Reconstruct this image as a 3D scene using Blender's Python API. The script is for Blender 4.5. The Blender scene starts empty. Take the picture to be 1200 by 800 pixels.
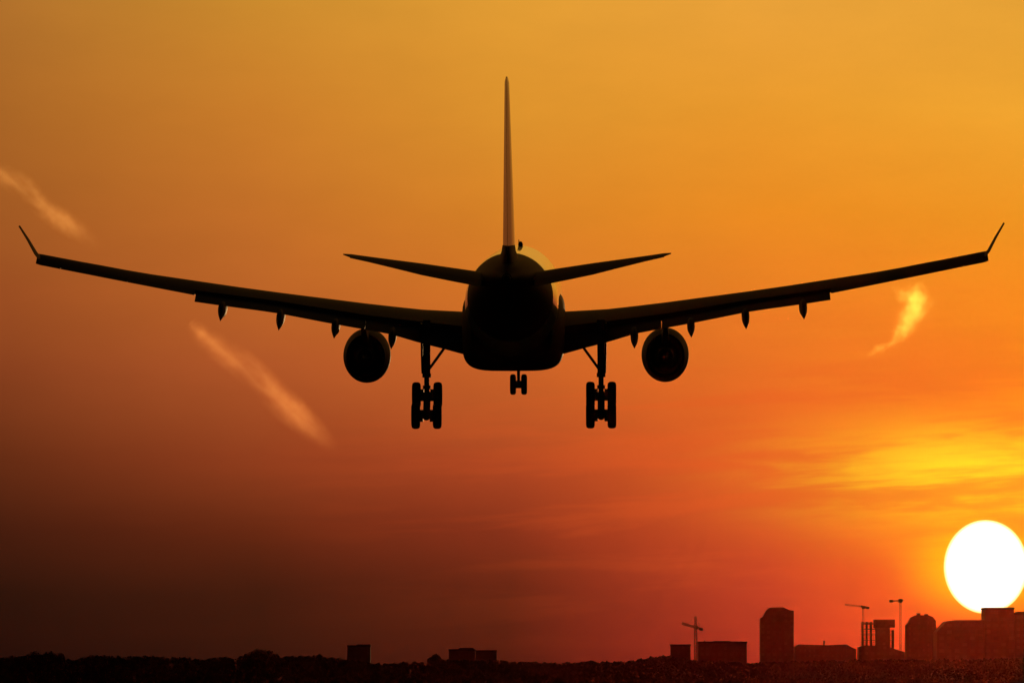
import bpy, bmesh, math, random
from math import sin, cos, tan, pi, radians, atan2, sqrt
from mathutils import Vector, Matrix, Euler, noise

# ------------------------------------------------------------------ camera
sc = bpy.context.scene
col = sc.collection
CAM_Z = 4.0
HFOV = 6.5                                   # long telephoto lens
cam_d = bpy.data.cameras.new('camera'); cam = bpy.data.objects.new('camera', cam_d)
col.objects.link(cam); sc.camera = cam
cam_d.sensor_width = 36.0
cam_d.lens = 18.0 / tan(radians(HFOV / 2))
cam_d.clip_start = 1.0; cam_d.clip_end = 400000.0
CAM_PITCH = 2.13547
cam.location = (0, 0, CAM_Z)
cam.rotation_euler = (radians(90 + CAM_PITCH), 0, 0)
sc.view_settings.view_transform = 'Standard'
sc.view_settings.look = 'None'
sc.view_settings.exposure = 0.0
sc.view_settings.gamma = 1.0
sc.render.engine = 'CYCLES'
sc.cycles.volume_bounces = 0
sc.cycles.volume_max_steps = 256

SUN_AZ, SUN_EL = 3.007, 0.705                # degrees, the disc

def lin(c):
    return tuple(((v/255)/12.92 if v/255 <= .04045 else ((v/255+.055)/1.055)**2.4) for v in c) + (1.0,)

# ------------------------------------------------------------------ world
W = bpy.data.worlds.new('World'); sc.world = W; W.use_nodes = True
nt = W.node_tree; nt.nodes.clear(); L = nt.links
def N(t, **k):
    n = nt.nodes.new(t)
    for a, b in k.items(): setattr(n, a, b)
    return n
def put(sock, v):
    if isinstance(v, bpy.types.NodeSocket): L.new(v, sock)
    else: sock.default_value = v
def M(op, a, b=None, c=None):
    n = N('ShaderNodeMath', operation=op); put(n.inputs[0], a)
    if b is not None: put(n.inputs[1], b)
    if c is not None: put(n.inputs[2], c)
    return n.outputs[0]
def mapr(v, a, b, c=0.0, d=1.0, interp='LINEAR'):
    n = N('ShaderNodeMapRange', interpolation_type=interp, clamp=True)
    put(n.inputs[0], v)
    for i, x in enumerate((a, b, c, d)): n.inputs[i+1].default_value = x
    return n.outputs[0]
def mix(f, a, b, mode='MIX'):
    n = N('ShaderNodeMix', data_type='RGBA', blend_type=mode, clamp_factor=True)
    put(n.inputs[0], f); put(n.inputs[6], a); put(n.inputs[7], b)
    return n.outputs[2]
def ramp(v, stops, interp='LINEAR'):
    n = N('ShaderNodeValToRGB'); put(n.inputs[0], v); r = n.color_ramp; r.interpolation = interp
    while len(r.elements) < len(stops): r.elements.new(0.5)
    for e, (p, c) in zip(r.elements, stops): e.position = p; e.color = c
    return n.outputs[0]

tc = N('ShaderNodeTexCoord'); sep = N('ShaderNodeSeparateXYZ'); L.new(tc.outputs['Generated'], sep.inputs[0])
dx, dy, dz = sep.outputs
DEG = 180/pi
az = M('MULTIPLY', M('ARCTAN2', dx, dy), DEG)
el = M('MULTIPLY', M('ARCSINE', dz), DEG)
# azimuth measured from the sun, the same on both sides of it
off = M('ABSOLUTE', M('SUBTRACT', az, SUN_AZ + .25))          # 0 at the sun, grows to both sides
# slow uneven drift of the bands
cmb = N('ShaderNodeCombineXYZ'); put(cmb.inputs[0], M('MULTIPLY', az, .35)); put(cmb.inputs[1], M('MULTIPLY', el, 1.1))
nz = N('ShaderNodeTexNoise'); L.new(cmb.outputs[0], nz.inputs['Vector']); nz.inputs['Scale'].default_value = 1.0; nz.inputs['Detail'].default_value = 3
drift = M('MULTIPLY', M('SUBTRACT', nz.outputs[0], .5), .5)
elw = M('ADD', el, M('MULTIPLY', drift, .5))
offw = M('ADD', off, drift)
t = mapr(elw, 0.0, 4.6, 0, 1)
def Y(y): return (794 - y)/184.4/4.6
def column(cs):
    return ramp(t, [(max(0, min(1, Y(y))), lin(c)) for y, c in sorted(cs, key=lambda q: -q[0])], 'B_SPLINE' if False else 'EASE' if False else 'LINEAR')
C0 = column([(0,(176,112,44)),(130,(170,102,38)),(250,(163,90,36)),(340,(155,78,34)),(430,(136,64,30)),(540,(100,44,20)),(620,(70,29,14)),(690,(45,20,10)),(745,(36,15,8)),(794,(26,11,8))])
C1 = column([(0,(203,138,46)),(130,(203,125,42)),(250,(193,110,40)),(340,(188,100,40)),(430,(175,86,40)),(540,(142,61,29)),(620,(98,39,18)),(690,(64,27,13)),(745,(50,22,11)),(794,(40,16,10))])
C2 = column([(0,(226,156,52)),(130,(221,146,45)),(250,(216,130,38)),(340,(212,116,38)),(430,(200,98,40)),(540,(172,70,34)),(620,(134,50,26)),(690,(98,37,19)),(745,(76,29,15)),(794,(60,21,13))])
C3 = column([(0,(234,162,58)),(130,(233,153,45)),(250,(235,140,34)),(340,(234,128,36)),(430,(230,112,36)),(540,(226,90,36)),(620,(206,75,36)),(690,(180,60,35)),(745,(154,46,31)),(794,(140,38,28))])
C4 = column([(0,(228,160,54)),(130,(240,164,48)),(250,(238,148,34)),(340,(243,138,30)),(430,(246,130,28)),(540,(253,128,28)),(620,(253,106,26)),(690,(252,92,28)),(745,(242,76,32)),(794,(220,60,32))])
sky = mix(mapr(offw, 0.0, 1.63), C4, C3)
sky = mix(mapr(offw, 1.63, 3.25), sky, C2)
sky = mix(mapr(offw, 3.25, 4.88), sky, C1)
sky = mix(mapr(offw, 4.88, 6.5), sky, C0)
# glow round the disc, wide and flat
du = M('DIVIDE', M('SUBTRACT', az, SUN_AZ), 1.0); dv = M('SUBTRACT', el, SUN_EL)
r2 = M('ADD', M('POWER', M('DIVIDE', du, 1.0), 2.0), M('POWER', M('DIVIDE', dv, .62), 2.0))
glow = M('EXPONENT', M('MULTIPLY', M('POWER', r2, .62), -2.0))
upg = mapr(dv, -.1, .48, .12, 1.0, 'SMOOTHSTEP')
sky = mix(M('MULTIPLY', glow, upg), sky, lin((255, 205, 20)))
rim = M('EXPONENT', M('MULTIPLY', M('POWER', r2, 1.6), -14.0))
sky = mix(M('MULTIPLY', rim, .95), sky, lin((255, 190, 15)))
# flat lit cloud streaks above the sun
cs = N('ShaderNodeCombineXYZ'); put(cs.inputs[0], M('MULTIPLY', az, .55)); put(cs.inputs[1], M('MULTIPLY', M('ADD', el, M('MULTIPLY', az, -.04)), 5.5)); cs.inputs[2].default_value = 3.7
n2 = N('ShaderNodeTexNoise'); L.new(cs.outputs[0], n2.inputs['Vector']); n2.inputs['Scale'].default_value = 1.0; n2.inputs['Detail'].default_value = 5; n2.inputs['Roughness'].default_value = .55; n2.inputs['Distortion'].default_value = .3
st = mapr(n2.outputs[0], .42, .60, 0, 1, 'SMOOTHSTEP')
ea = M('DIVIDE', M('SUBTRACT', az, 3.1), 1.1); eb = M('DIVIDE', M('SUBTRACT', el, 1.30), .27)
env = M('EXPONENT', M('MULTIPLY', M('ADD', M('POWER', ea, 2.0), M('POWER', eb, 2.0)), -1.0))
sky = mix(M('MULTIPLY', env, M('ADD', .34, M('MULTIPLY', st, .66))), sky, lin((255, 222, 38)))
# darker warm streaks further out
eb2 = M('DIVIDE', M('SUBTRACT', el, 1.4), .75); ea2 = M('DIVIDE', M('SUBTRACT', az, 2.2), 2.2)
env2 = M('EXPONENT', M('MULTIPLY', M('ADD', M('POWER', ea2, 2.0), M('POWER', eb2, 2.0)), -1.0))
dk = mapr(n2.outputs[0], .36, .52, 1, 0, 'SMOOTHSTEP')
sky = mix(M('MULTIPLY', M('MULTIPLY', env2, dk), .42), sky, lin((226, 92, 34)))
# fine unevenness everywhere
n3 = N('ShaderNodeTexNoise'); c3 = N('ShaderNodeCombineXYZ'); put(c3.inputs[0], M('MULTIPLY', az, 1.2)); put(c3.inputs[1], M('MULTIPLY', el, 3.0))
L.new(c3.outputs[0], n3.inputs['Vector']); n3.inputs['Scale'].default_value = 1.0; n3.inputs['Detail'].default_value = 6; n3.inputs['Roughness'].default_value = .6
vv = M('ADD', .93, M('MULTIPLY', n3.outputs[0], .14))
hs = N('ShaderNodeHueSaturation'); put(hs.inputs['Value'], vv); put(hs.inputs['Color'], sky); sky = hs.outputs[0]
# the dusk sky away from the sunset: Nishita
ns = N('ShaderNodeTexSky', sky_type='NISHITA'); ns.sun_disc = False
ns.sun_elevation = radians(1.45); ns.sun_rotation = radians(SUN_AZ); ns.dust_density = 4.0; ns.air_density = 1.5
nsk = mix(1.0, ns.outputs[0], (.0030, .0034, .0042, 1), 'MULTIPLY')
up = mapr(el, 7.0, 32.0, 0, 1, 'SMOOTHSTEP')
side = mapr(M('ABSOLUTE', M('SUBTRACT', az, SUN_AZ)), 9.0, 45.0, 0, 1, 'SMOOTHSTEP')
away = M('MAXIMUM', up, side)
final = mix(away, sky, nsk)
bg = N('ShaderNodeBackground'); put(bg.inputs[0], final); bg.inputs[1].default_value = 1.0
wo = N('ShaderNodeOutputWorld'); L.new(bg.outputs[0], wo.inputs[0])

# ------------------------------------------------------------------ sun lamp
sl = bpy.data.lights.new('sun_light', 'SUN'); sl.energy = 0.4; sl.angle = radians(.5); sl.color = (1.0, .56, .22)
so = bpy.data.objects.new('sun_light', sl); col.objects.link(so)
def dirv(a, e): a, e = radians(a), radians(e); return Vector((sin(a)*cos(e), cos(a)*cos(e), sin(e)))
so.rotation_euler = (-dirv(SUN_AZ, 1.45)).to_track_quat('-Z', 'Y').to_euler()

# ------------------------------------------------------------------ materials
def mat(name, c, rough=.6, metal=0.0, spec=.5, coat=0.0, vary=.25, scale=3.0, detail=5, stretch=(1, 1, 1), bump=0.0):
    m = bpy.data.materials.new(name); m.use_nodes = True
    t_ = m.node_tree; b = t_.nodes['Principled BSDF']
    tc_ = t_.nodes.new('ShaderNodeTexCoord'); mp = t_.nodes.new('ShaderNodeMapping'); mp.inputs['Scale'].default_value = stretch
    t_.links.new(tc_.outputs['Object'], mp.inputs[0])
    n_ = t_.nodes.new('ShaderNodeTexNoise'); n_.inputs['Scale'].default_value = scale; n_.inputs['Detail'].default_value = detail
    t_.links.new(mp.outputs[0], n_.inputs['Vector'])
    r_ = t_.nodes.new('ShaderNodeValToRGB'); r_.color_ramp.elements[0].position = .3; r_.color_ramp.elements[1].position = .7
    lo = tuple(v*(1-vary) for v in c) + (1,); hi = tuple(min(1, v*(1+vary*.6)) for v in c) + (1,)
    r_.color_ramp.elements[0].color = lo; r_.color_ramp.elements[1].color = hi
    t_.links.new(n_.outputs[0], r_.inputs[0]); t_.links.new(r_.outputs[0], b.inputs['Base Color'])
    b.inputs['Roughness'].default_value = rough; b.inputs['Metallic'].default_value = metal
    b.inputs['Specular IOR Level'].default_value = spec; b.inputs['Coat Weight'].default_value = coat
    if bump:
        bp = t_.nodes.new('ShaderNodeBump'); bp.inputs['Strength'].default_value = bump
        t_.links.new(n_.outputs[0], bp.inputs['Height']); t_.links.new(bp.outputs[0], b.inputs['Normal'])
    return m
def facade(name, wall, glass, bw, bh):
    m = mat(name, wall, .85, vary=.15, scale=.2, spec=.2)
    t_ = m.node_tree; b = t_.nodes['Principled BSDF']
    tc_ = t_.nodes.new('ShaderNodeTexCoord'); sp = t_.nodes.new('ShaderNodeSeparateXYZ'); t_.links.new(tc_.outputs['Object'], sp.inputs[0])
    ad = t_.nodes.new('ShaderNodeMath'); ad.operation = 'ADD'; t_.links.new(sp.outputs[0], ad.inputs[0]); t_.links.new(sp.outputs[1], ad.inputs[1])
    cb = t_.nodes.new('ShaderNodeCombineXYZ'); t_.links.new(ad.outputs[0], cb.inputs[0]); t_.links.new(sp.outputs[2], cb.inputs[1])
    br = t_.nodes.new('ShaderNodeTexBrick'); t_.links.new(cb.outputs[0], br.inputs['Vector'])
    br.offset = 0; br.inputs['Scale'].default_value = 1; br.inputs['Brick Width'].default_value = bw; br.inputs['Row Height'].default_value = bh
    br.inputs['Mortar Size'].default_value = .75; br.inputs['Mortar Smooth'].default_value = 0
    br.inputs['Color1'].default_value = glass + (1,); br.inputs['Color2'].default_value = tuple(v*1.4 for v in glass) + (1,)
    src = b.inputs['Base Color'].links[0].from_socket
    t_.links.new(src, br.inputs['Mortar']); t_.links.new(br.outputs[0], b.inputs['Base Color'])
    return m
MT = dict(
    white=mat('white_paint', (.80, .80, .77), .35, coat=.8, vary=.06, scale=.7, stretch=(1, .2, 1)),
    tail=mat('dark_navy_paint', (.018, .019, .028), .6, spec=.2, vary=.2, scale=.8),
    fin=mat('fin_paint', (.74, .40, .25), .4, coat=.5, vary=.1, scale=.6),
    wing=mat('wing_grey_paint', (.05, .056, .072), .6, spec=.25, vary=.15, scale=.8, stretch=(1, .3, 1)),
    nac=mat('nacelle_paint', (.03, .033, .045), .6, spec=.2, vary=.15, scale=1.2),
    metal=mat('bare_metal', (.30, .30, .31), .4, metal=.9, vary=.2, scale=4),
    hot=mat('scorched_metal', (.12, .10, .09), .5, metal=.8, vary=.3, scale=5),
    gear=mat('gear_grey', (.22, .22, .23), .5, vary=.2, scale=5),
    tyre=mat('tyre_rubber', (.02, .02, .02), .85, vary=.2, scale=8),
    dark=mat('dark_fitting', (.02, .02, .02), .5, vary=.2),
    conc=facade('concrete_facade', (.13, .125, .12), (.11, .11, .11), 3.2, 3.1),
    conc2=facade('brick_facade', (.13, .10, .085), (.11, .09, .08), 2.6, 3.0),
    pale=facade('pale_facade', (.15, .14, .13), (.125, .12, .115), 4.0, 3.3),
    roof=mat('roof_felt', (.08, .08, .08), .9, vary=.3, scale=.5, spec=.1),
    crane=mat('crane_paint', (.16, .11, .04), .6, vary=.2, scale=.5),
    bark=mat('bark', (.07, .05, .04), .95, vary=.3, scale=2, spec=.1),
    leaf=mat('foliage', (.035, .045, .025), .9, vary=.15, scale=.3, spec=.05),
    grass=mat('grass_field', (.05, .065, .025), .98, vary=.45, scale=.02, detail=12, spec=0.0, bump=.3),
)

# ------------------------------------------------------------------ helpers
def link(name, bm, m, parent=None, smooth=True, loc=None):
    me = bpy.data.meshes.new(name)
    bmesh.ops.recalc_face_normals(bm, faces=bm.faces)
    bm.to_mesh(me); bm.free()
    if smooth:
        for p in me.polygons: p.use_smooth = True
        try: me.set_sharp_from_angle(angle=radians(38))
        except Exception: pass
    me.materials.append(m if not isinstance(m, str) else MT[m])
    o = bpy.data.objects.new(name, me); col.objects.link(o)
    if parent: o.parent = parent
    if loc: o.location = loc
    return o
def tag(o, label=None, cat=None, group=None, kind=None):
    if label: o['label'] = label
    if cat: o['category'] = cat
    if group: o['group'] = group
    if kind: o['kind'] = kind
    return o
def empty(name, loc=(0, 0, 0)):
    o = bpy.data.objects.new(name, None); col.objects.link(o); o.location = loc; o.empty_display_size = 1
    return o
def loft(bm, rings, cap=True):
    vs = [[bm.verts.new(p) for p in r] for r in rings]; n = len(vs[0])
    for a, b in zip(vs, vs[1:]):
        for i in range(n): bm.faces.new((a[i], a[(i+1) % n], b[(i+1) % n], b[i]))
    if cap: bm.faces.new(list(reversed(vs[0]))); bm.faces.new(vs[-1])
    return vs
def oval(y, zc, rx, rz, n=40, e=2.0, x0=0.0):
    r = []
    for i in range(n):
        a = 2*pi*i/n; c, s = cos(a), sin(a)
        r.append((x0 + rx*math.copysign(abs(c)**(2/e), c), y, zc + rz*math.copysign(abs(s)**(2/e), s)))
    return r
def box(bm, x0, x1, y0, y1, z0, z1):
    v = [bm.verts.new((x, y, z)) for z in (z0, z1) for x, y in ((x0, y0), (x1, y0), (x1, y1), (x0, y1))]
    for f in ((3, 2, 1, 0), (4, 5, 6, 7), (0, 1, 5, 4), (1, 2, 6, 5), (2, 3, 7, 6), (3, 0, 4, 7)): bm.faces.new([v[i] for i in f])
def tube(bm, a, b, r, r2=None, n=12):
    a, b = Vector(a), Vector(b); r2 = r if r2 is None else r2
    d = (b-a).normalized(); u = d.orthogonal().normalized(); w = d.cross(u)
    loft(bm, [[p + (u*cos(2*pi*i/n) + w*sin(2*pi*i/n))*rr for i in range(n)] for p, rr in ((a, r), (b, r2))])
def naca(t): return (.2969*sqrt(max(t, 0)) - .126*t - .3516*t*t + .2843*t**3 - .1036*t**4)/.1
def lerp_tab(tab, x):
    if x <= tab[0][0]: return tab[0][1]
    for (a, p), (b, q) in zip(tab, tab[1:]):
        if x <= b: return p + (q-p)*(x-a)/(b-a)
    return tab[-1][1]
def surf(bm, st, f0, f1, n=12, back=0.0):
    """st: stations (le point, te point, up thickness, low thickness, up vector); part of the chord f0..f1"""
    rings = []
    for le, te, tu, tl, upv in st:
        le, te, upv = Vector(le), Vector(te), Vector(upv)
        ts = [f0 + (f1-f0)*(i/n)**(2 if f0 == 0 else 1) for i in range(n+1)]
        up_ = [le.lerp(te, q) + upv*max(tu*naca(q), .012) for q in reversed(ts)]
        lo_ = [le.lerp(te, q) - upv*max(tl*naca(q), .012) for q in ts]
        rings.append(up_ + lo_)
    loft(bm, rings)

# ------------------------------------------------------------------ setting: ground
bm = bmesh.new()
R_ = 11800
g = [-R_, -5000, -2500, -1200, -500, -200, 0, 200, 500, 1200, 2500, 5000, R_]
gv = [[bm.verts.new((x, y, 0)) for x in g] for y in g]
for i in range(12):
    for j in range(12): bm.faces.new((gv[i][j], gv[i][j+1], gv[i+1][j+1], gv[i+1][j]))
tag(link('ground', bm, 'grass', smooth=False), kind='structure')

# ------------------------------------------------------------------ the airliner
air = empty('airliner', (.12, 551.0, 26.79))
air.rotation_mode = 'XYZ'
air.rotation_euler = (Matrix.Rotation(radians(-.78), 3, 'Z') @ Matrix.Rotation(radians(3.4), 3, 'X') @ Matrix.Rotation(radians(-.13), 3, 'Y')).to_euler()
tag(air, 'dark twin engine airliner coming in to land with wheels down, seen from behind', 'airplane')

top = [(-30.6, 2.35), (-28.5, 2.85), (-24, 3.18), (-18, 3.36), (-12, 3.44), (20, 3.44), (23, 3.15), (25, 2.45), (26.3, 1.5), (27.2, .5), (27.5, -.2)]
bot = [(-30.6, 1.75), (-28, 1.2), (-24, .2), (-19, -1.25), (-14, -2.5), (-9, -3.04), (21, -3.04), (24, -2.6), (26, -1.9), (27.2, -1.05), (27.5, -.55)]
wid = [(-30.6, .30), (-28, .95), (-24, 1.68), (-20, 2.25), (-15, 2.68), (-10, 2.82), (20, 2.82), (23, 2.5), (25.3, 1.75), (26.6, 1.05), (27.3, .5), (27.5, .15)]
def smo(tab, y, w=1.2):
    return sum(lerp_tab(tab, y + d*w)*k for d, k in ((-1, .2), (-.5, .2), (0, .2), (.5, .2), (1, .2))) if -29.3 < y < 26.2 else lerp_tab(tab, y)
def fus_ring(y, g=0.0):
    a, b = smo(top, y) + g, smo(bot, y) - g
    return oval(y, (a+b)/2, smo(wid, y) + g, (a-b)/2, 56)
ys_f = [-16.5, -13, -11, -9, -5, 0, 5, 10, 15, 18, 20, 21, 22, 23, 24, 24.8, 25.5, 26.1, 26.6, 27.0, 27.3, 27.5]
ys_t = [-30.6, -30.2, -29.6, -28.8, -28, -27, -26, -25, -24, -23, -22, -21, -20, -19, -18, -17, -16.5]
bm = bmesh.new(); loft(bm, [fus_ring(y) for y in ys_f]); fus = link('fuselage', bm, 'white', air)
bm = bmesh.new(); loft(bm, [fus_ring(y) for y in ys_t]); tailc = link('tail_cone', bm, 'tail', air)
bm = bmesh.new(); loft(bm, [oval(y, 2.02, r, r*1.1, 20) for y, r in ((-30.5, .24), (-30.95, .22), (-30.95, .15), (-30.5, .14))])
link('exhaust_pipe', bm, 'hot', tailc)
# belly fairing
bm = bmesh.new(); rr = []
for y, s in ((12.2, .62), (11.4, .80), (10, .92), (8, .98), (5, 1), (0, 1), (-4, 1), (-6.5, .965), (-8.5, .90), (-10, .80), (-11, .66)):
    rr.append(oval(y, -1.45, 3.11*(.35+.65*s), 2.50*s, 48, 4.6 - 1.6*(1-s)*2))
loft(bm, rr); link('belly_fairing', bm, 'tail', air)
# dark blade antennas and beacon
for nm, y, x, z, h in (('antenna', 15.0, .12, 3.40, .42), ('antenna', 4.0, 0, 3.40, .30)):
    bm = bmesh.new(); loft(bm, [[(x-.035*s, y+.30*s, z2), (x+.035*s, y+.30*s, z2), (x+.035*s, y-.25, z2), (x-.035*s, y-.25, z2)] for s, z2 in ((1, z), (.6, z+h))])
    link(nm, bm, 'dark', fus)
bm = bmesh.new(); loft(bm, [oval(0, 0, .01, .01, 12)] and [[(.26 + r*cos(2*pi*i/12), 12.0 + r*sin(2*pi*i/12), z) for i in range(12)] for r, z in ((.15, 3.38), (.15, 3.58), (.10, 3.70), (.03, 3.74))])
link('beacon', bm, 'dark', fus)

# --- wings
topz = [(2.4, -.64), (5.6, -.43), (8.8, -.06), (12.7, .50), (16.7, 1.08), (19.2, 1.46), (22.7, 2.04), (25, 2.50), (26.2, 2.73), (28.7, 3.23)]
tez = [(2.4, -1.9), (9.2, -.92), (14.4, .05), (19.3, .76), (23.5, 1.62), (28.4, 2.64), (28.7, 2.75)]
botf = [(2.9, -2.98), (4.5, -2.54), (5.75, -2.22), (7.4, -1.72), (11.1, -1.03), (14.4, -.35), (17.7, .12), (19.3, .37)]
def LEy(x): return 9.5 - (x-2.8)*.625
def TEy(x): return -2.5 - .045*(x-2.8) if x < 9.4 else -2.8 - (x-9.4)*.333
def wst(s, x):
    le_y, te_y = LEy(x), TEy(x); c = le_y - te_y; tz = lerp_tab(topz, x); zt = lerp_tab(tez, x)
    tu = max(.055*c*1.15, .14); zl = (tz - tu - .32*zt)/.68
    return ((s*x, le_y, zl), (s*x, te_y, zt), tu, tu*.7, (0, 0, 1))
def flap(s, x0, x1, parent):
    bm = bmesh.new(); st = []
    n = 8
    for i in range(n+1):
        x = x0 + (x1-x0)*i/n; c = LEy(x) - TEy(x)
        f = .735; ly = LEy(x) - c*f; zt = lerp_tab(tez, x); _, _, tu, tl, _ = wst(s, x)
        le = Vector(wst(s, x)[0]).lerp(Vector(wst(s, x)[1]), f); le.z -= .05*c*.6
        st.append(((s*x, le.y, le.z), (s*x, TEy(x) - 1.1, lerp_tab(botf, x) + .02), .035*c*.8, .012*c, (0, 0, 1)))
    surf(bm, st, 0, 1, 10); return link('flap', bm, 'wing', parent)
for s in (-1, 1):
    bm = bmesh.new(); xs = [0.5, 2.4, 3.5, 4.5, 5.75, 7.4, 9.2, 11, 12.7, 14.4, 16.7, 18, 19.25]
    surf(bm, [wst(s, x) for x in xs], 0, .78)
    surf(bm, [wst(s, x) for x in (19.25, 20.5, 22, 23.5, 25, 26.2, 27.2)], 0, .76)
    surf(bm, [wst(s, x) for x in (27.2, 27.8, 28.4, 28.65)], 0, 1)
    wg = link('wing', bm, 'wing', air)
    flap(s, 2.95, 9.0, wg); flap(s, 9.03, 19.2, wg)
    bm = bmesh.new(); surf(bm, [wst(s, x) for x in (19.27, 21, 23.24)], .765, 1, 5); link('aileron', bm, 'wing', wg)
    bm = bmesh.new(); surf(bm, [wst(s, x) for x in (23.26, 25, 27.18)], .765, 1, 5); link('aileron', bm, 'wing', wg)
    # winglet
    bm = bmesh.new(); uv = (s*-.86, 0, .5)
    surf(bm, [((s*28.5, -6.6, 3.05), (s*28.5, -8.9, 2.95), .09, .09, uv), ((s*28.72, -7.3, 3.35), (s*28.72, -9.4, 3.3), .085, .085, uv),
              ((s*29.08, -8.9, 4.15), (s*29.08, -10.4, 4.12), .07, .07, uv), ((s*29.52, -10.7, 5.02), (s*29.52, -11.5, 5.0), .05, .05, uv)], 0, 1)
    link('winglet', bm, 'wing', wg)
    # flap track fairings: pointed canoes drooping with the flaps
    for x, zb in ((17.57, -.80), (14.1, -1.40), (10.8, -1.92), (7.36, -2.58)):
        te = TEy(x); z0 = lerp_tab(tez, x); bm = bmesh.new(); q = []
        w = .235 if x > 8 else .24
        for f, wx, hz, zc in ((3.6, .05, .06, z0-.30), (3.0, .6, .20, z0-.42), (1.8, .95, .42, z0-.52), (.4, 1, .50, z0-.60), (-.8, 1, .48, z0*.55+(zb+.45)*.45-.25), (-1.7, .92, .42, zb+.62), (-2.4, .62, .30, zb+.42), (-3.0, .28, .16, zb+.22), (-3.3, .06, .05, zb+.07)):
            q.append(oval(te+f, zc, w*wx, hz, 16, 2.4, s*x))
        loft(bm, q); link('flap_track_fairing', bm, 'wing', wg)
    # engine
    ex, ez = s*9.27, -3.30; k = 1.15; bm = bmesh.new()
    prof = [(11.9, .98), (12.15, 1.06), (12.1, 1.18), (11.6, 1.33), (10.6, 1.44), (9.4, 1.475), (8.2, 1.45), (7.0, 1.34), (6.1, 1.20), (6.1, 1.16), (7.2, 1.20), (8.6, 1.22)]
    loft(bm, [oval(y, ez, r, r*k, 48, x0=ex) for y, r in prof], cap=False)
    loft(bm, [oval(y, ez, r, r*k, 48, x0=ex) for y, r in [(11.9, .98), (10.9, 1.02), (9.6, 1.05)]], cap=False)
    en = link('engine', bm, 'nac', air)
    bm = bmesh.new()
    loft(bm, [oval(y, ez, r, r*k, 36, x0=ex) for y, r in ((8.7, .82), (7.2, .80), (6.0, .68), (4.9, .50), (4.7, .47), (4.7, .42), (5.6, .45))]); link('core_cowl', bm, 'hot', en)
    bm = bmesh.new(); loft(bm, [oval(y, ez, r, r*k, 24, x0=ex) for y, r in ((5.7, .30), (4.7, .24), (4.0, .12), (3.6, .02))]); link('exhaust_plug', bm, 'hot', en)
    bm = bmesh.new(); loft(bm, [oval(y, ez, r, r*k, 36, x0=ex) for y, r in ((9.9, 1.05), (9.75, 1.05))])
    for i in range(22):
        a = 2*pi*i/22; ca, sa = cos(a), sin(a)
        vv_ = [bm.verts.new((ex + r*ca - w_*sa, y, ez + k*(r*sa + w_*ca))) for r, w_, y in ((.3, -.04, 10.0), (1.0, -.12, 9.95), (1.0, .10, 10.25), (.3, .05, 10.2))]
        bm.faces.new(vv_)
    loft(bm, [oval(y, ez, r, r*k, 20, x0=ex) for y, r in ((9.9, .34), (10.4, .28), (10.8, .14), (10.95, .02))]); link('fan', bm, 'metal', en)
    bm = bmesh.new(); q = []
    for y, zt, zb, w in ((10.6, -1.70, -2.2, .06), (9.4, -1.35, -2.3, .18), (7.4, -1.0, -2.4, .22), (5.4, -.75, -2.6, .22), (3.4, -.75, -2.0, .20), (1.4, -.85, -1.5, .12), (.2, -.95, -1.15, .03)):
        q.append([(ex-w, y, zb), (ex+w, y, zb), (ex+w, y, zt), (ex-w, y, zt)])
    loft(bm, q); link('pylon', bm, 'tail', en)

# --- tail surfaces
def fst(z):
    u = (z-2.7)/11.0; ly = -17.0 - 9.9*u; ty = -27.2 - 2.7*u; th = .385*(1-u) + .125*u
    return ((0, ly, z), (0, ty, z - .0), th, th, (1, 0, 0))
zs = [2.7, 4.5, 6.5, 8.5, 10.5, 12.5, 13.4]
bm = bmesh.new(); surf(bm, [fst(z) for z in zs] + [((0, -27.4, 13.72), (0, -29.95, 13.72), .05, .05, (1, 0, 0))], 0, .70); fin = link('vertical_stabilizer', bm, 'fin', air)
bm = bmesh.new(); surf(bm, [fst(z) for z in [3.35] + zs[1:]] + [((0, -27.4, 13.70), (0, -29.95, 13.70), .05, .05, (1, 0, 0))], .705, 1, 5); link('rudder', bm, 'fin', fin)
bm = bmesh.new(); loft(bm, [[(w_*c_, -22.3 + l_*s_, z_) for c_, s_ in [(cos(2*pi*i/24), sin(2*pi*i/24)) for i in range(24)]] for w_, l_, z_ in ((.60, 5.6, 2.7), (.52, 5.4, 3.25), (.42, 5.15, 3.55), (.36, 5.0, 3.9))])
link('fin_fairing', bm, 'tail', fin)
for s in (-1, 1):
    def hst(x):
        u = (x-.8)/8.7
        ly, ty = -21.2 - 6.4*u, -27.2 - 2.3*u; tz = 2.13 + 1.38*u; zt = lerp_tab([(.8, 1.38), (2.4, 1.72), (4.7, 2.18), (6, 2.51), (7.4, 2.88), (9.5, 3.36)], x)
        th = .30*(1-u) + .06*u; zl = (tz - th - .32*zt)/.68
        return ((s*x, ly, zl), (s*x, ty, zt), th, th*.9, (0, 0, 1))
    xs = [.8, 2.2, 3.5, 5, 6.5, 8, 9.1]
    tipst = ((s*9.5, -28.2, 3.46), (s*9.5, -29.6, 3.46), .04, .03, (0, 0, 1))
    bm = bmesh.new(); surf(bm, [hst(x) for x in xs] + [tipst], 0, .70); hs_ = link('horizontal_stabilizer', bm, 'wing', air)
    bm = bmesh.new(); surf(bm, [hst(x) for x in [1.55] + xs[1:]], .705, 1, 5); link('elevator', bm, 'wing', hs_)

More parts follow.
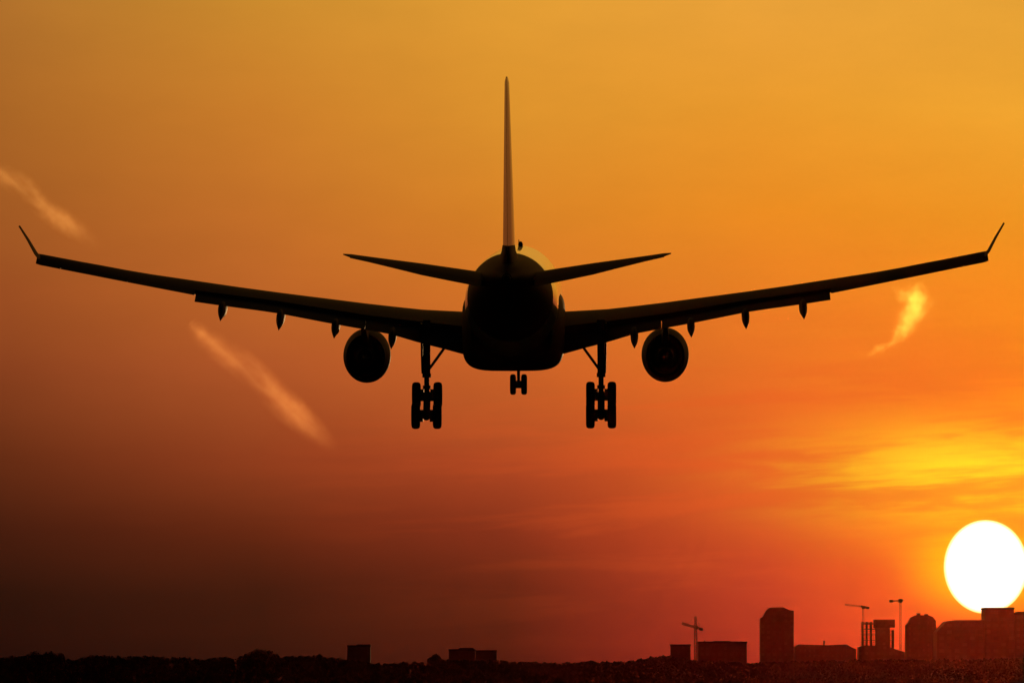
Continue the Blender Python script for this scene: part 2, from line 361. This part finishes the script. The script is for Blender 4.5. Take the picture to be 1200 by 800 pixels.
# --- landing gear
def wheel(bm, x, y, z, w, r, k=1.15):
    pr = [(-.5, .40), (-.5, .72), (-.44, .90), (-.25, .985), (0, 1), (.25, .985), (.44, .90), (.5, .72), (.5, .40), (.34, .36), (.34, .10), (-.34, .10), (-.34, .36)]
    n = 28; rings = [[(x + a*w, y + q*r*cos(2*pi*i/n), z + q*r*k*sin(2*pi*i/n)) for i in range(n)] for a, q in pr]
    loft(bm, rings + [rings[0]], cap=False); bmesh.ops.remove_doubles(bm, verts=bm.verts, dist=1e-4)
def hub(parent, x, y, z, w, r, k=1.15):
    bm = bmesh.new(); n = 20
    loft(bm, [[(x + a*w, y + q*r*cos(2*pi*i/n), z + q*r*k*sin(2*pi*i/n)) for i in range(n)] for a, q in ((-.40, .39), (-.42, .2), (.42, .2), (.40, .39))])
    return link('rim', bm, 'gear', parent)
for s in (-1, 1):
    X = s*5.32; ax = ((-.45, -5.50), (-2.35, -6.70)); pv = (-1.40, -6.10)
    bm = bmesh.new()
    tube(bm, (X, -1.2, -.9), (X, -1.35, -4.3), .235, .225, 20); tube(bm, (X, -1.35, -4.25), (X, pv[0], -5.9), .16, .16, 20)
    tube(bm, (X, -1.35, -4.15), (X, -1.35, -4.4), .27, .27, 20)
    tube(bm, (X-.24, -1.4, -5.00), (X+.24, -1.4, -5.00), .12)
    tube(bm, (X, -1.35, -4.4), (X, -.75, -5.0), .07); tube(bm, (X, -.75, -5.0), (X, -1.3, -5.75), .07)      # torque link
    tube(bm, (X, -1.3, -2.2), (X, 1.2, -1.2), .10)
    mg = link('main_landing_gear', bm, 'gear', air)
    bm = bmesh.new()
    tube(bm, (X, ax[0][0]+.15, ax[0][1]+.1), (X, ax[1][0]-.15, ax[1][1]-.1), .22, .22, 16)
    tube(bm, (X-.2, pv[0], pv[1]), (X+.2, pv[0], pv[1]), .26, .26, 16)
    link('bogie_beam', bm, 'gear', mg)
    for a in ax:
        bm = bmesh.new(); tube(bm, (X-.62, a[0], a[1]), (X+.62, a[0], a[1]), .13, .13)
        for q in (-.30, .30): tube(bm, (X+q-.10, a[0], a[1]), (X+q+.10, a[0], a[1]), .37, .37, 20)
        link('axle', bm, 'gear', mg)
    bm = bmesh.new(); tube(bm, (X-s*.1, -1.2, -3.95), (s*3.95, -.9, -2.2), .085, .085); link('side_brace', bm, 'gear', mg)
    bm = bmesh.new()
    loft(bm, [[(X+s*(.20+o), -1.35-l, z), (X+s*(.31+o), -1.35-l, z), (X+s*(.31+o), -1.35+l, z), (X+s*(.20+o), -1.35+l, z)] for z, l, o in ((-1.1, 1.0, .04), (-3.0, .95, .03), (-3.9, .7, .01), (-4.15, .45, 0))])
    link('gear_door', bm, 'dark', mg)
    for a in ax:
        for q in (-.655, .655):
            bm = bmesh.new(); wheel(bm, X+q, a[0], a[1], .54, .70)
            w_ = link('wheel', bm, 'tyre', mg)
# nose gear
bm = bmesh.new(); tube(bm, (0, 20.6, -2.6), (0, 20.5, -4.4), .15, .15, 16); tube(bm, (0, 20.5, -4.35), (0, 20.5, -5.45), .10, .10, 16)
tube(bm, (0, 20.7, -4.0), (0, 22.4, -2.8), .08); ng = link('nose_landing_gear', bm, 'gear', air)
bm = bmesh.new(); tube(bm, (-.40, 20.5, -5.42), (.40, 20.5, -5.42), .24, .24, 16); link('axle', bm, 'gear', ng)
for q in (-.352, .352):
    bm = bmesh.new(); wheel(bm, q, 20.5, -5.42, .38, .57); link('wheel', bm, 'tyre', ng)
for q in (-1, 1):
    bm = bmesh.new(); box(bm, q*.42-.02, q*.42+.02, 19.6, 21.0, -3.9, -2.95); link('gear_door', bm, 'white', ng)

# ------------------------------------------------------------------ the sun
bm = bmesh.new(); bmesh.ops.create_uvsphere(bm, u_segments=64, v_segments=32, radius=1.0)
sun = link('sun', bm, 'dark'); SD = 100000.0
sun.location = Vector((0, 0, CAM_Z)) + dirv(SUN_AZ, SUN_EL)*SD
sun.scale = (SD*49.4/10566, SD*49.4/10566, SD*55.0/10566)
ms = bpy.data.materials.new('sun_surface'); ms.use_nodes = True; ms.node_tree.nodes.clear()
e_ = ms.node_tree.nodes.new('ShaderNodeEmission'); e_.inputs[1].default_value = 2.6
o_ = ms.node_tree.nodes.new('ShaderNodeOutputMaterial'); ms.node_tree.links.new(e_.outputs[0], o_.inputs[0])
lw = ms.node_tree.nodes.new('ShaderNodeLayerWeight'); lw.inputs['Blend'].default_value = .5      # limb darkening of the disc
lr = ms.node_tree.nodes.new('ShaderNodeValToRGB'); ms.node_tree.links.new(lw.outputs['Facing'], lr.inputs[0]); ms.node_tree.links.new(lr.outputs[0], e_.inputs[0])
for _ in range(2): lr.color_ramp.elements.new(.5)
for el_, (p_, c_) in zip(lr.color_ramp.elements, ((0, (1, .95, .88, 1)), (.58, (.9, .72, .42, 1)), (.80, (.55, .36, .12, 1)), (1.0, (.42, .25, .01, 1)))): el_.position = p_; el_.color = c_
sun.data.materials[0] = ms
tag(sun, 'glowing white setting sun low behind the skyline', 'sun')

# ------------------------------------------------------------------ skyline
F = 10566.0
def wx(px, D): return (px-600)/F*D
def wz(py, D): return CAM_Z + (794-py)/F*D
def building(name, D, px0, px1, ytop, depth, m, label, plants=(), prof=None, masts=(), cat='building'):
    """block with a roof slab, parapet and the plant rooms the skyline shows"""
    xc = wx((px0+px1)/2, D); hw = wx(px1, D) - xc; h = wz(ytop, D)
    b = empty(name, (xc, D, 0)); tag(b, label, cat)
    bm = bmesh.new()
    if prof is None:
        box(bm, -hw, hw, 0, depth, 0, h)
        z = 4.2
        while z < h - 2: box(bm, -hw-.12, hw+.12, -.12, depth+.12, z, z+.22); z += 3.4
    else:
        pts = [(wx(px, D)-xc, wz(py, D)) for px, py in prof]
        ring = [(-hw, 0)] + pts + [(hw, 0)]
        loft(bm, [[(x, y, z) for x, z in ring] for y in (0, depth)])
    link('wall', bm, m, b, smooth=False)
    if prof is None:
        bm = bmesh.new(); box(bm, -hw-.25, hw+.25, -.25, depth+.25, h+.003, h+.35)
        for a0, a1, c0, c1 in ((-hw-.25, hw+.25, -.25, .1), (-hw-.25, hw+.25, depth-.1, depth+.25), (-hw-.25, -hw+.1, .1, depth-.1), (hw-.1, hw+.25, .1, depth-.1)):
            box(bm, a0, a1, c0, c1, h+.353, h+.9)
        link('roof', bm, 'roof', b, smooth=False)
    for p0, p1, py in plants:
        bm = bmesh.new(); x0, x1 = wx(p0, D)-xc, wx(p1, D)-xc
        box(bm, x0, x1, depth*.25, depth*.75, h-.5, wz(py, D)); link('plant_room', bm, 'roof', b, smooth=False)
    for p0, py, r in masts:
        bm = bmesh.new(); tube(bm, (wx(p0, D)-xc, depth*.5, h-.5), (wx(p0, D)-xc, depth*.5, wz(py, D)), r); link('roof_mast', bm, 'dark', b)
    return b
building('apartment_block', 4700, 407, 434, 757.5, 14, 'conc', 'small dark block alone among the trees in the left half of the skyline', plants=[(418, 434, 754.5)])
building('apartment_block', 4900, 526, 557, 762, 18, 'conc2', 'low dark block with a raised roof box, directly under the landing gear', plants=[(538, 555, 758.5)])
building('apartment_block', 5000, 557.5, 582, 763, 16, 'conc', 'low flat dark block joined to the right end of another, below the nose wheels')
building('apartment_block', 4600, 786, 809, 756.5, 14, 'conc2', 'small dark block just left of the leftmost crane', plants=[(790, 805, 754.5)])
building('office_block', 4900, 818, 875, 753, 20, 'conc', 'wide flat dark block just right of the leftmost crane', plants=[(836, 856, 750.5)], masts=[(826, 749.5, .25)])
building('tower_block', 5000, 891, 930, 711, 17, 'conc', 'tall dark tower with a cut off left top corner, left of the two thin cranes',
         prof=[(891, 724), (894, 722.5), (898, 715), (902, 711.5), (918, 711.2), (925, 714.5), (930, 715)], masts=[(900, 711, .2)])
building('warehouse', 5100, 932, 1003, 757, 30, 'conc2', 'long low dark building between the tall tower and the unfinished tower',
         prof=[(932, 757), (936, 754.5), (970, 755.5), (992, 754.5), (998, 758), (1003, 760)], masts=[(966.5, 750, .45)])
building('office_block', 4800, 1006, 1060, 759, 22, 'conc', 'low dark block at the foot of the unfinished tower',
         prof=[(1006, 757.5), (1012, 756), (1040, 757), (1052, 761), (1060, 763.5)])
building('tower_block', 5000, 1062, 1097, 722, 20, 'conc2', 'round shouldered tower between the T shaped crane and the sun',
         prof=[(1062, 732), (1065, 729), (1068, 723), (1073, 720.5), (1088, 720.5), (1093, 722.5), (1096.5, 727), (1097, 736)], plants=[(1075, 1079, 718), (1084, 1088, 719)])
building('office_block', 4700, 1097.5, 1154, 727, 40, 'pale', 'broad red tinted building with a sloping left shoulder under the sun',
         prof=[(1097.5, 740), (1103, 734), (1109, 727.5), (1120, 726), (1154, 726)])
building('office_block', 4690, 1154.4, 1188, 713.5, 40, 'pale', 'square block whose flat roof cuts into the bottom of the sun')
building('office_block', 4720, 1188.6, 1262, 719.5, 40, 'conc', 'building at the right edge of the picture, right of the block that cuts the sun', plants=[(1193, 1230, 716)])
# unfinished tower: dark core, capped, with open floors round it
D = 5050; b = empty('unfinished_tower', (wx(1030, D), D, 0)); tag(b, 'unfinished tower with a dark core, wide cap and pale open floors, beside the middle crane', 'building')
cx0 = wx(1030, D)
bm = bmesh.new(); box(bm, wx(1026, D)-cx0, wx(1043, D)-cx0, 2, 12, 0, wz(728, D)); link('core', bm, 'conc', b, smooth=False)
bm = bmesh.new(); box(bm, wx(1024, D)-cx0, wx(1048.5, D)-cx0, 0, 14, wz(735, D), wz(725.5, D)); link('roof_cap', bm, 'roof', b, smooth=False)
z = 3.2
while z < wz(729, D):
    bm = bmesh.new(); box(bm, wx(1010.5, D)-cx0, wx(1025.9, D)-cx0, 0, 14, z, z+.5); link('floor_slab', bm, 'conc', b, smooth=False)
    if z < wz(738, D):
        bm = bmesh.new(); box(bm, wx(1043.1, D)-cx0, wx(1047, D)-cx0, 0, 14, z, z+.5); link('floor_slab', bm, 'conc', b, smooth=False)
    z += 3.1
for p0_, p1_, yt in ((1010.2, 1025.8, 729), (1043.2, 1047.6, 737)):
    bm = bmesh.new(); xa, xb = wx(p0_, D)-cx0, wx(p1_, D)-cx0; zt_ = wz(yt, D); i_ = 0
    while xa + i_*.9 < xb: box(bm, xa+i_*.9, xa+i_*.9+.16, -1.3, -1.14, 0, zt_); i_ += 1
    z = .9
    while z < zt_: box(bm, xa-.1, xb+.1, -1.137, -.9, z, z+.30); z += 1.0
    link('scaffold', bm, 'conc', b, smooth=False)
for px in (1011, 1016, 1021, 1046.4):
    for yy in (.6, 13.0):
        bm = bmesh.new(); box(bm, wx(px, D)-cx0-.35, wx(px, D)-cx0+.35, yy, yy+.7, 0, wz(728 if px < 1030 else 738, D)); link('column', bm, 'conc', b, smooth=False)

# cranes
def lattice(bm, a, b_, w, bar, n):
    a, b_ = Vector(a), Vector(b_); d = (b_-a).normalized()
    u = Vector((0, 1, 0)); v_ = d.cross(u).normalized()
    cs_ = [(u*p + v_*q)*(w/2) for p, q in ((-1, -1), (1, -1), (1, 1), (-1, 1))]
    for c in cs_: tube(bm, a+c, b_+c, bar, bar, 6)
    for i in range(n):
        p, q = a.lerp(b_, i/n), a.lerp(b_, (i+1)/n)
        for j in range(4): tube(bm, p+cs_[j], q+cs_[(j+1) % 4], bar*.8, bar*.8, 5)
def crane(D, px, pytop, l, r, w, label, cabz, apex, blocks, bar=.14):
    X = wx(px, D); c = empty('tower_crane', (X, D, 0)); tag(c, label, 'crane')
    zt = wz(cabz, D); bm = bmesh.new(); lattice(bm, (0, 0, 0), (0, 0, zt), w, bar, int(zt/2)); link('mast', bm, 'crane', c, smooth=False)
    L_ = (wx(l[0], D)-X, 0, wz(l[1], D)); R2 = (wx(r[0], D)-X, 0, wz(r[1], D))
    bm = bmesh.new(); lattice(bm, L_, R2, w*.75, bar*.8, 16); link('jib', bm, 'crane', c, smooth=False)
    if apex:
        za = wz(apex, D); bm = bmesh.new(); lattice(bm, (0, 0, zt), (0, 0, za), w*.6, bar*.8, 4)
        tube(bm, (0, 0, za), Vector(L_)*.6 + Vector((0, 0, zt))*.4, .07, .07, 5); tube(bm, (0, 0, za), Vector(R2)*.85 + Vector((0, 0, zt))*.15, .07, .07, 5); link('apex', bm, 'crane', c, smooth=False)
    for bx, by, ww, hh, nm in blocks:
        bm = bmesh.new(); x = wx(bx, D)-X; z_ = wz(by, D); box(bm, x-ww/2, x+ww/2, -.9, .9, z_-hh/2, z_+hh/2); link(nm, bm, 'crane', c, smooth=False)
crane(4700, 815, 722, (799, 730), (823, 737), 1.3, 'leftmost crane, thick mast with a tilted short jib and pointed top', 731, 722, [(821.5, 737, 1.8, 1.3, 'counterweight'), (816.5, 735, 1.3, 1.6, 'cab')], .2)
crane(5150, 1011.3, 707, (990, 708), (1018.5, 711.5), .9, 'middle crane beside the unfinished tower, long thin jib pointing left', 710, None, [(1016.5, 712, 1.9, 1.1, 'counterweight'), (1012, 711.3, 2.0, 1.6, 'cab'), (1009.6, 710, .9, 1.0, 'winch')], .09)
crane(5150, 1055, 702, (1042, 704.3), (1058.5, 703), .9, 'thin T shaped crane right of the unfinished tower with a block at each end', 703, None, [(1044.3, 703.8, 2.0, 1.5, 'counterweight'), (1055, 703.5, 2.3, 2.0, 'cab')], .10)

# ------------------------------------------------------------------ trees
def crown(bm, rnd, x, y, z0, z1, rad, n, leaf):
    lobes = []
    for i in range(9):
        lr = rad*(rnd.uniform(.35, .6) if i else .5); hz = min((z1-z0)*.34, lr*1.1)
        lobes.append((x + (rnd.uniform(-.5, .5)*rad if i else 0), y + rnd.uniform(-.5, .5)*rad, z0 + (z1-z0-hz*.95)*(rnd.uniform(.12, .97)**.8 if i else 1), lr))
    for i in range(n):
        lx, ly, lz, lr = lobes[rnd.randrange(len(lobes))]
        d = Vector((rnd.gauss(0, 1), rnd.gauss(0, 1), rnd.gauss(0, 1))).normalized()*rnd.uniform(.55, 1.05)
        hz = min((z1-z0)*.34, lr*1.1)
        c = Vector((lx + d.x*lr, ly + d.y*lr, lz + d.z*hz)); c.z = min(c.z, z1)
        a = Vector((rnd.gauss(0, 1), rnd.gauss(0, 1), rnd.gauss(0, 1))).normalized(); u = a.orthogonal().normalized(); w = a.cross(u)
        s = leaf*rnd.uniform(.6, 1.4); k = rnd.uniform(.5, 1)
        bm.faces.new([bm.verts.new(c + u*s*p + w*s*q*k) for p, q in ((-1, -.6), (.2, -1), (1, .3), (-.2, 1))])
def tree_at(px, ptop, D, rad, label, seed, group=None, kind='tree'):
    rnd = random.Random(seed); x, h = wx(px, D), wz(ptop, D)
    r = empty('tree', (x, D, 0)); tag(r, label, 'tree', group)
    bm = bmesh.new(); tube(bm, (0, 0, 0), (0, 0, h*.45), .38, .25, 8)
    for i in range(5):
        a = 2*pi*i/5 + rnd.random(); tube(bm, (0, 0, h*.35), (cos(a)*rad*.55, sin(a)*rad*.55, h*.7), .16, .06, 6)
    link('trunk', bm, 'bark', r)
    bm = bmesh.new(); crown(bm, rnd, 0, 0, h*.18, h, rad, 2600, .42); link('crown', bm, 'leaf', r, smooth=False)
D0 = 4300
for px, pt, rad, lab in (
    (40, 763, 4.6, 'broad rounded tree at the far left of the treeline, taller than its neighbours'),
    (58, 763, 4.8, 'rounded tree leaning against the broad one at the far left of the treeline'),
    (71, 765.5, 3.0, 'small tree on the left rim of the gap in the far left treeline'),
    (108, 767.5, 4.2, 'low tree on the right rim of the gap in the far left treeline'),
    (300, 760, 4.8, 'tallest domed tree standing left of the small lone block'),
    (314, 760.5, 4.4, 'domed tree touching the tallest one left of the small lone block'),
    (290, 765, 3.4, 'lower tree on the left shoulder of the tallest domed tree'),
    (323, 766, 3.0, 'lower tree on the right shoulder of the tallest domed pair'),
    (374, 766.5, 2.9, 'small round tree midway between the domed trees and the small lone block'),
    (511, 766, 3.6, 'round tree just left of the low block under the landing gear'),
    (778, 766.5, 3.6, 'round tree at the left foot of the small block by the leftmost crane'),
    (764, 769, 3.4, 'lower round tree left of the one by the leftmost crane')):
    tree_at(px, pt, D0, rad*1.3, lab, int(px))
prof = [(-900, 769), (-700, 765), (-500, 770), (-300, 766), (-60, 768), (0, 770), (15, 768), (30, 766), (74, 767), (84, 774), (96, 770), (110, 767.5), (150, 768), (180, 768.5), (215, 770), (240, 772), (253, 769.5), (288, 769), (328, 770.5), (336, 768), (365, 768), (400, 770), (440, 776.5), (460, 776), (480, 774.5), (500, 775),
        (525, 772), (585, 772.5), (612, 774.5), (650, 776), (690, 774), (740, 773.5), (755, 770), (785, 768), (812, 772), (880, 775.5), (900, 775), (1010, 772), (1100, 772), (1200, 770), (1260, 770), (1500, 766), (1800, 770), (2100, 768)]
rnd = random.Random(5); bm = bmesh.new()
px = -900.0
while px < 2100:
    inside = -80 < px < 1280
    for row in range(3 if inside else 1):
        D = 4320 + row*30 + rnd.uniform(-12, 12); q = px + rnd.uniform(-3, 3)
        h = wz(lerp_tab(prof, q) + abs(rnd.gauss(0, 1.3)), D)
        crown(bm, rnd, wx(q, D), D, -1.5, h, rnd.uniform(2.2, 4.2), 330, .62)
    px += rnd.uniform(4.5, 7.5)*(1 if inside else 1.6)
tag(link('woodland', bm, 'leaf', smooth=False), 'dark belt of far off trees running along the horizon', 'woodland', kind='stuff')

# ------------------------------------------------------------------ drifting wisps of cloud, lit from behind
def wisp(pts, D, label, dens, w_noise, seed, tint, g=.90, sg=.62, extra=(), fade=True, ang=-42, warp=34):
    """a swept closed tube with its own soft density. pts: (px, py, half width px)"""
    P = [(Vector((wx(a, D), 0, (794-b_)/F*D)), c/F*D) for a, b_, c in pts]
    o0 = P[len(P)//2][0].copy(); P = [(p-o0, r) for p, r in P]
    # catmull-rom
    sm = []
    for i in range(len(P)-1):
        p0, p1, p2, p3 = P[max(i-1, 0)], P[i], P[i+1], P[min(i+2, len(P)-1)]
        for k_ in range(6):
            t_ = k_/6
            f = lambda a, b, c, d: .5*((2*b) + (c-a)*t_ + (2*a-5*b+4*c-d)*t_*t_ + (3*b-a-3*c+d)*t_**3)
            sm.append((f(p0[0], p1[0], p2[0], p3[0]), f(p0[1], p1[1], p2[1], p3[1])))
    sm.append(P[-1])
    bm = bmesh.new(); rings = []; n = 16; uv = bm.verts.layers.float_vector.new('soft')
    for i, (p, r) in enumerate(sm):
        q = sm[min(i+1, len(sm)-1)][0] - sm[max(i-1, 0)][0]; q.normalize(); s_ = Vector((0, 1, 0)); v_ = q.cross(s_).normalized()
        rings.append([p + (v_*cos(2*pi*j/n) + s_*sin(2*pi*j/n))*r for j in range(n)])
    loft(bm, rings)
    m = bpy.data.materials.new('cloud_vapour'); m.use_nodes = True; T_ = m.node_tree; T_.nodes.clear(); A = T_.nodes.new; K = T_.links.new
    def mm(op, a, b=None):
        x = A('ShaderNodeMath'); x.operation = op
        for i_, s_ in enumerate((a, b)):
            if s_ is None: continue
            if isinstance(s_, (int, float)): x.inputs[i_].default_value = s_
            else: K(s_, x.inputs[i_])
        return x.outputs[0]
    tc_ = A('ShaderNodeTexCoord')
    # soft-min distance to the centre line through its sample points: sum of gaussian puffs
    tot = None
    wn = A('ShaderNodeTexNoise'); wn.noise_dimensions = '4D'; wn.inputs['W'].default_value = seed + 20; wn.inputs['Scale'].default_value = w_noise*2.2; wn.inputs['Detail'].default_value = 3; K(tc_.outputs['Object'], wn.inputs['Vector'])
    ws = A('ShaderNodeVectorMath'); ws.operation = 'SUBTRACT'; K(wn.outputs['Color'], ws.inputs[0]); ws.inputs[1].default_value = (.5, .5, .5)
    wa = A('ShaderNodeVectorMath'); wa.operation = 'MULTIPLY_ADD'; K(ws.outputs[0], wa.inputs[0]); wa.inputs[1].default_value = (warp, warp, warp); K(tc_.outputs['Object'], wa.inputs[2])
    for i in range(len(sm)):
        p, r = sm[i]
        dn = A('ShaderNodeVectorMath'); dn.operation = 'DISTANCE'; K(wa.outputs[0], dn.inputs[0]); dn.inputs[1].default_value = p
        e = mm('EXPONENT', mm('MULTIPLY', mm('POWER', mm('DIVIDE', dn.outputs['Value'], r*sg), 2.0), -1.0))
        endf = min(1.0, .3 + 6*i/len(sm))*min(1.0, 3.4*(len(sm)-1-i)/len(sm))**1.2 if fade else (0.0 if i > len(sm)-6 else 1.0 - .35*(i < len(sm)*.25))
        e = mm('MULTIPLY', e, endf)
        tot = e if tot is None else mm('MAXIMUM', tot, e)
    for a_, b2_, r_, k_ in extra:
        dn = A('ShaderNodeVectorMath'); dn.operation = 'DISTANCE'; K(wa.outputs[0], dn.inputs[0]); dn.inputs[1].default_value = Vector((wx(a_, D), 0, (794-b2_)/F*D)) - o0
        tot = mm('MAXIMUM', tot, mm('MULTIPLY', mm('EXPONENT', mm('MULTIPLY', mm('POWER', mm('DIVIDE', dn.outputs['Value'], r_/F*D), 2.0), -1.0)), k_))
    nz_ = A('ShaderNodeTexNoise'); nz_.inputs['Scale'].default_value = w_noise; nz_.inputs['Detail'].default_value = 6; nz_.inputs['Roughness'].default_value = .6; nz_.noise_dimensions = '4D'; nz_.inputs['W'].default_value = seed
    mp1 = A('ShaderNodeMapping'); mp1.inputs['Rotation'].default_value = (0, radians(ang), 0); K(tc_.outputs['Object'], mp1.inputs[0])
    mp2 = A('ShaderNodeMapping'); mp2.inputs['Scale'].default_value = (.30, 1, 1.15); K(mp1.outputs[0], mp2.inputs[0]); K(mp2.outputs[0], nz_.inputs['Vector'])
    mr = A('ShaderNodeMapRange'); K(nz_.outputs[0], mr.inputs[0]); mr.inputs[1].default_value = .38; mr.inputs[2].default_value = .62
    d = mm('MULTIPLY', mm('MULTIPLY', tot, mr.outputs[0]), dens)
    pv_ = A('ShaderNodeVolumePrincipled'); pv_.inputs['Color'].default_value = tint + (1,); pv_.inputs['Anisotropy'].default_value = g; K(d, pv_.inputs['Density'])
    out = A('ShaderNodeOutputMaterial'); K(pv_.outputs[0], out.inputs['Volume'])
    o = link('wispy_cloud', bm, m, loc=(o0.x, D, CAM_Z + o0.z))
    tag(o, label, 'cloud', 'wisps of lit cloud'); return o
KD = 20000.0
wisp([(-14, 196, 10), (6, 207, 15), (28, 220, 15), (50, 243, 14), (72, 258, 15), (95, 273, 13), (118, 290, 8)], KD, 'pale wisp of cloud above the left wingtip', .0072, .028, 1.0, (.98, .68, .36))
wisp([(222, 378, 9), (240, 396, 15), (268, 416, 18), (295, 436, 19), (322, 463, 20), (350, 488, 19), (376, 510, 15), (394, 528, 9)], KD, 'long orange wisp of cloud slanting below the left wing', .0052, .024, 4.0, (.98, .58, .30))
wisp([(1006, 414, 7), (1030, 409, 13), (1050, 399, 18), (1064, 384, 26), (1071, 368, 30), (1073, 353, 30), (1073, 326, 28)], KD, 'bright yellow hooked wisp of cloud below the right wing', .0110, .022, 8.0, (.98, .90, .25), .9, .32, [(1083, 350, 8, .22), (1080, 372, 10, .12), (1050, 344, 4, .5), (1058, 346, 5, .6), (1088, 358, 6, .3), (1058, 374, 4, .4)], False, 65, 60)

# ------------------------------------------------------------------ haze
bm = bmesh.new(); box(bm, -11900, 11900, -11900, 11900, -1.5, 62)
mh = bpy.data.materials.new('haze_air'); mh.use_nodes = True; T_ = mh.node_tree; T_.nodes.clear()
pv = T_.nodes.new('ShaderNodeVolumePrincipled'); pv.inputs['Color'].default_value = (.95, .13, .06, 1); pv.inputs['Density'].default_value = 6.0e-7; pv.inputs['Anisotropy'].default_value = .982
oo = T_.nodes.new('ShaderNodeOutputMaterial'); T_.links.new(pv.outputs[0], oo.inputs['Volume'])
hz = link('haze', bm, mh, smooth=False); tag(hz, kind='stuff')
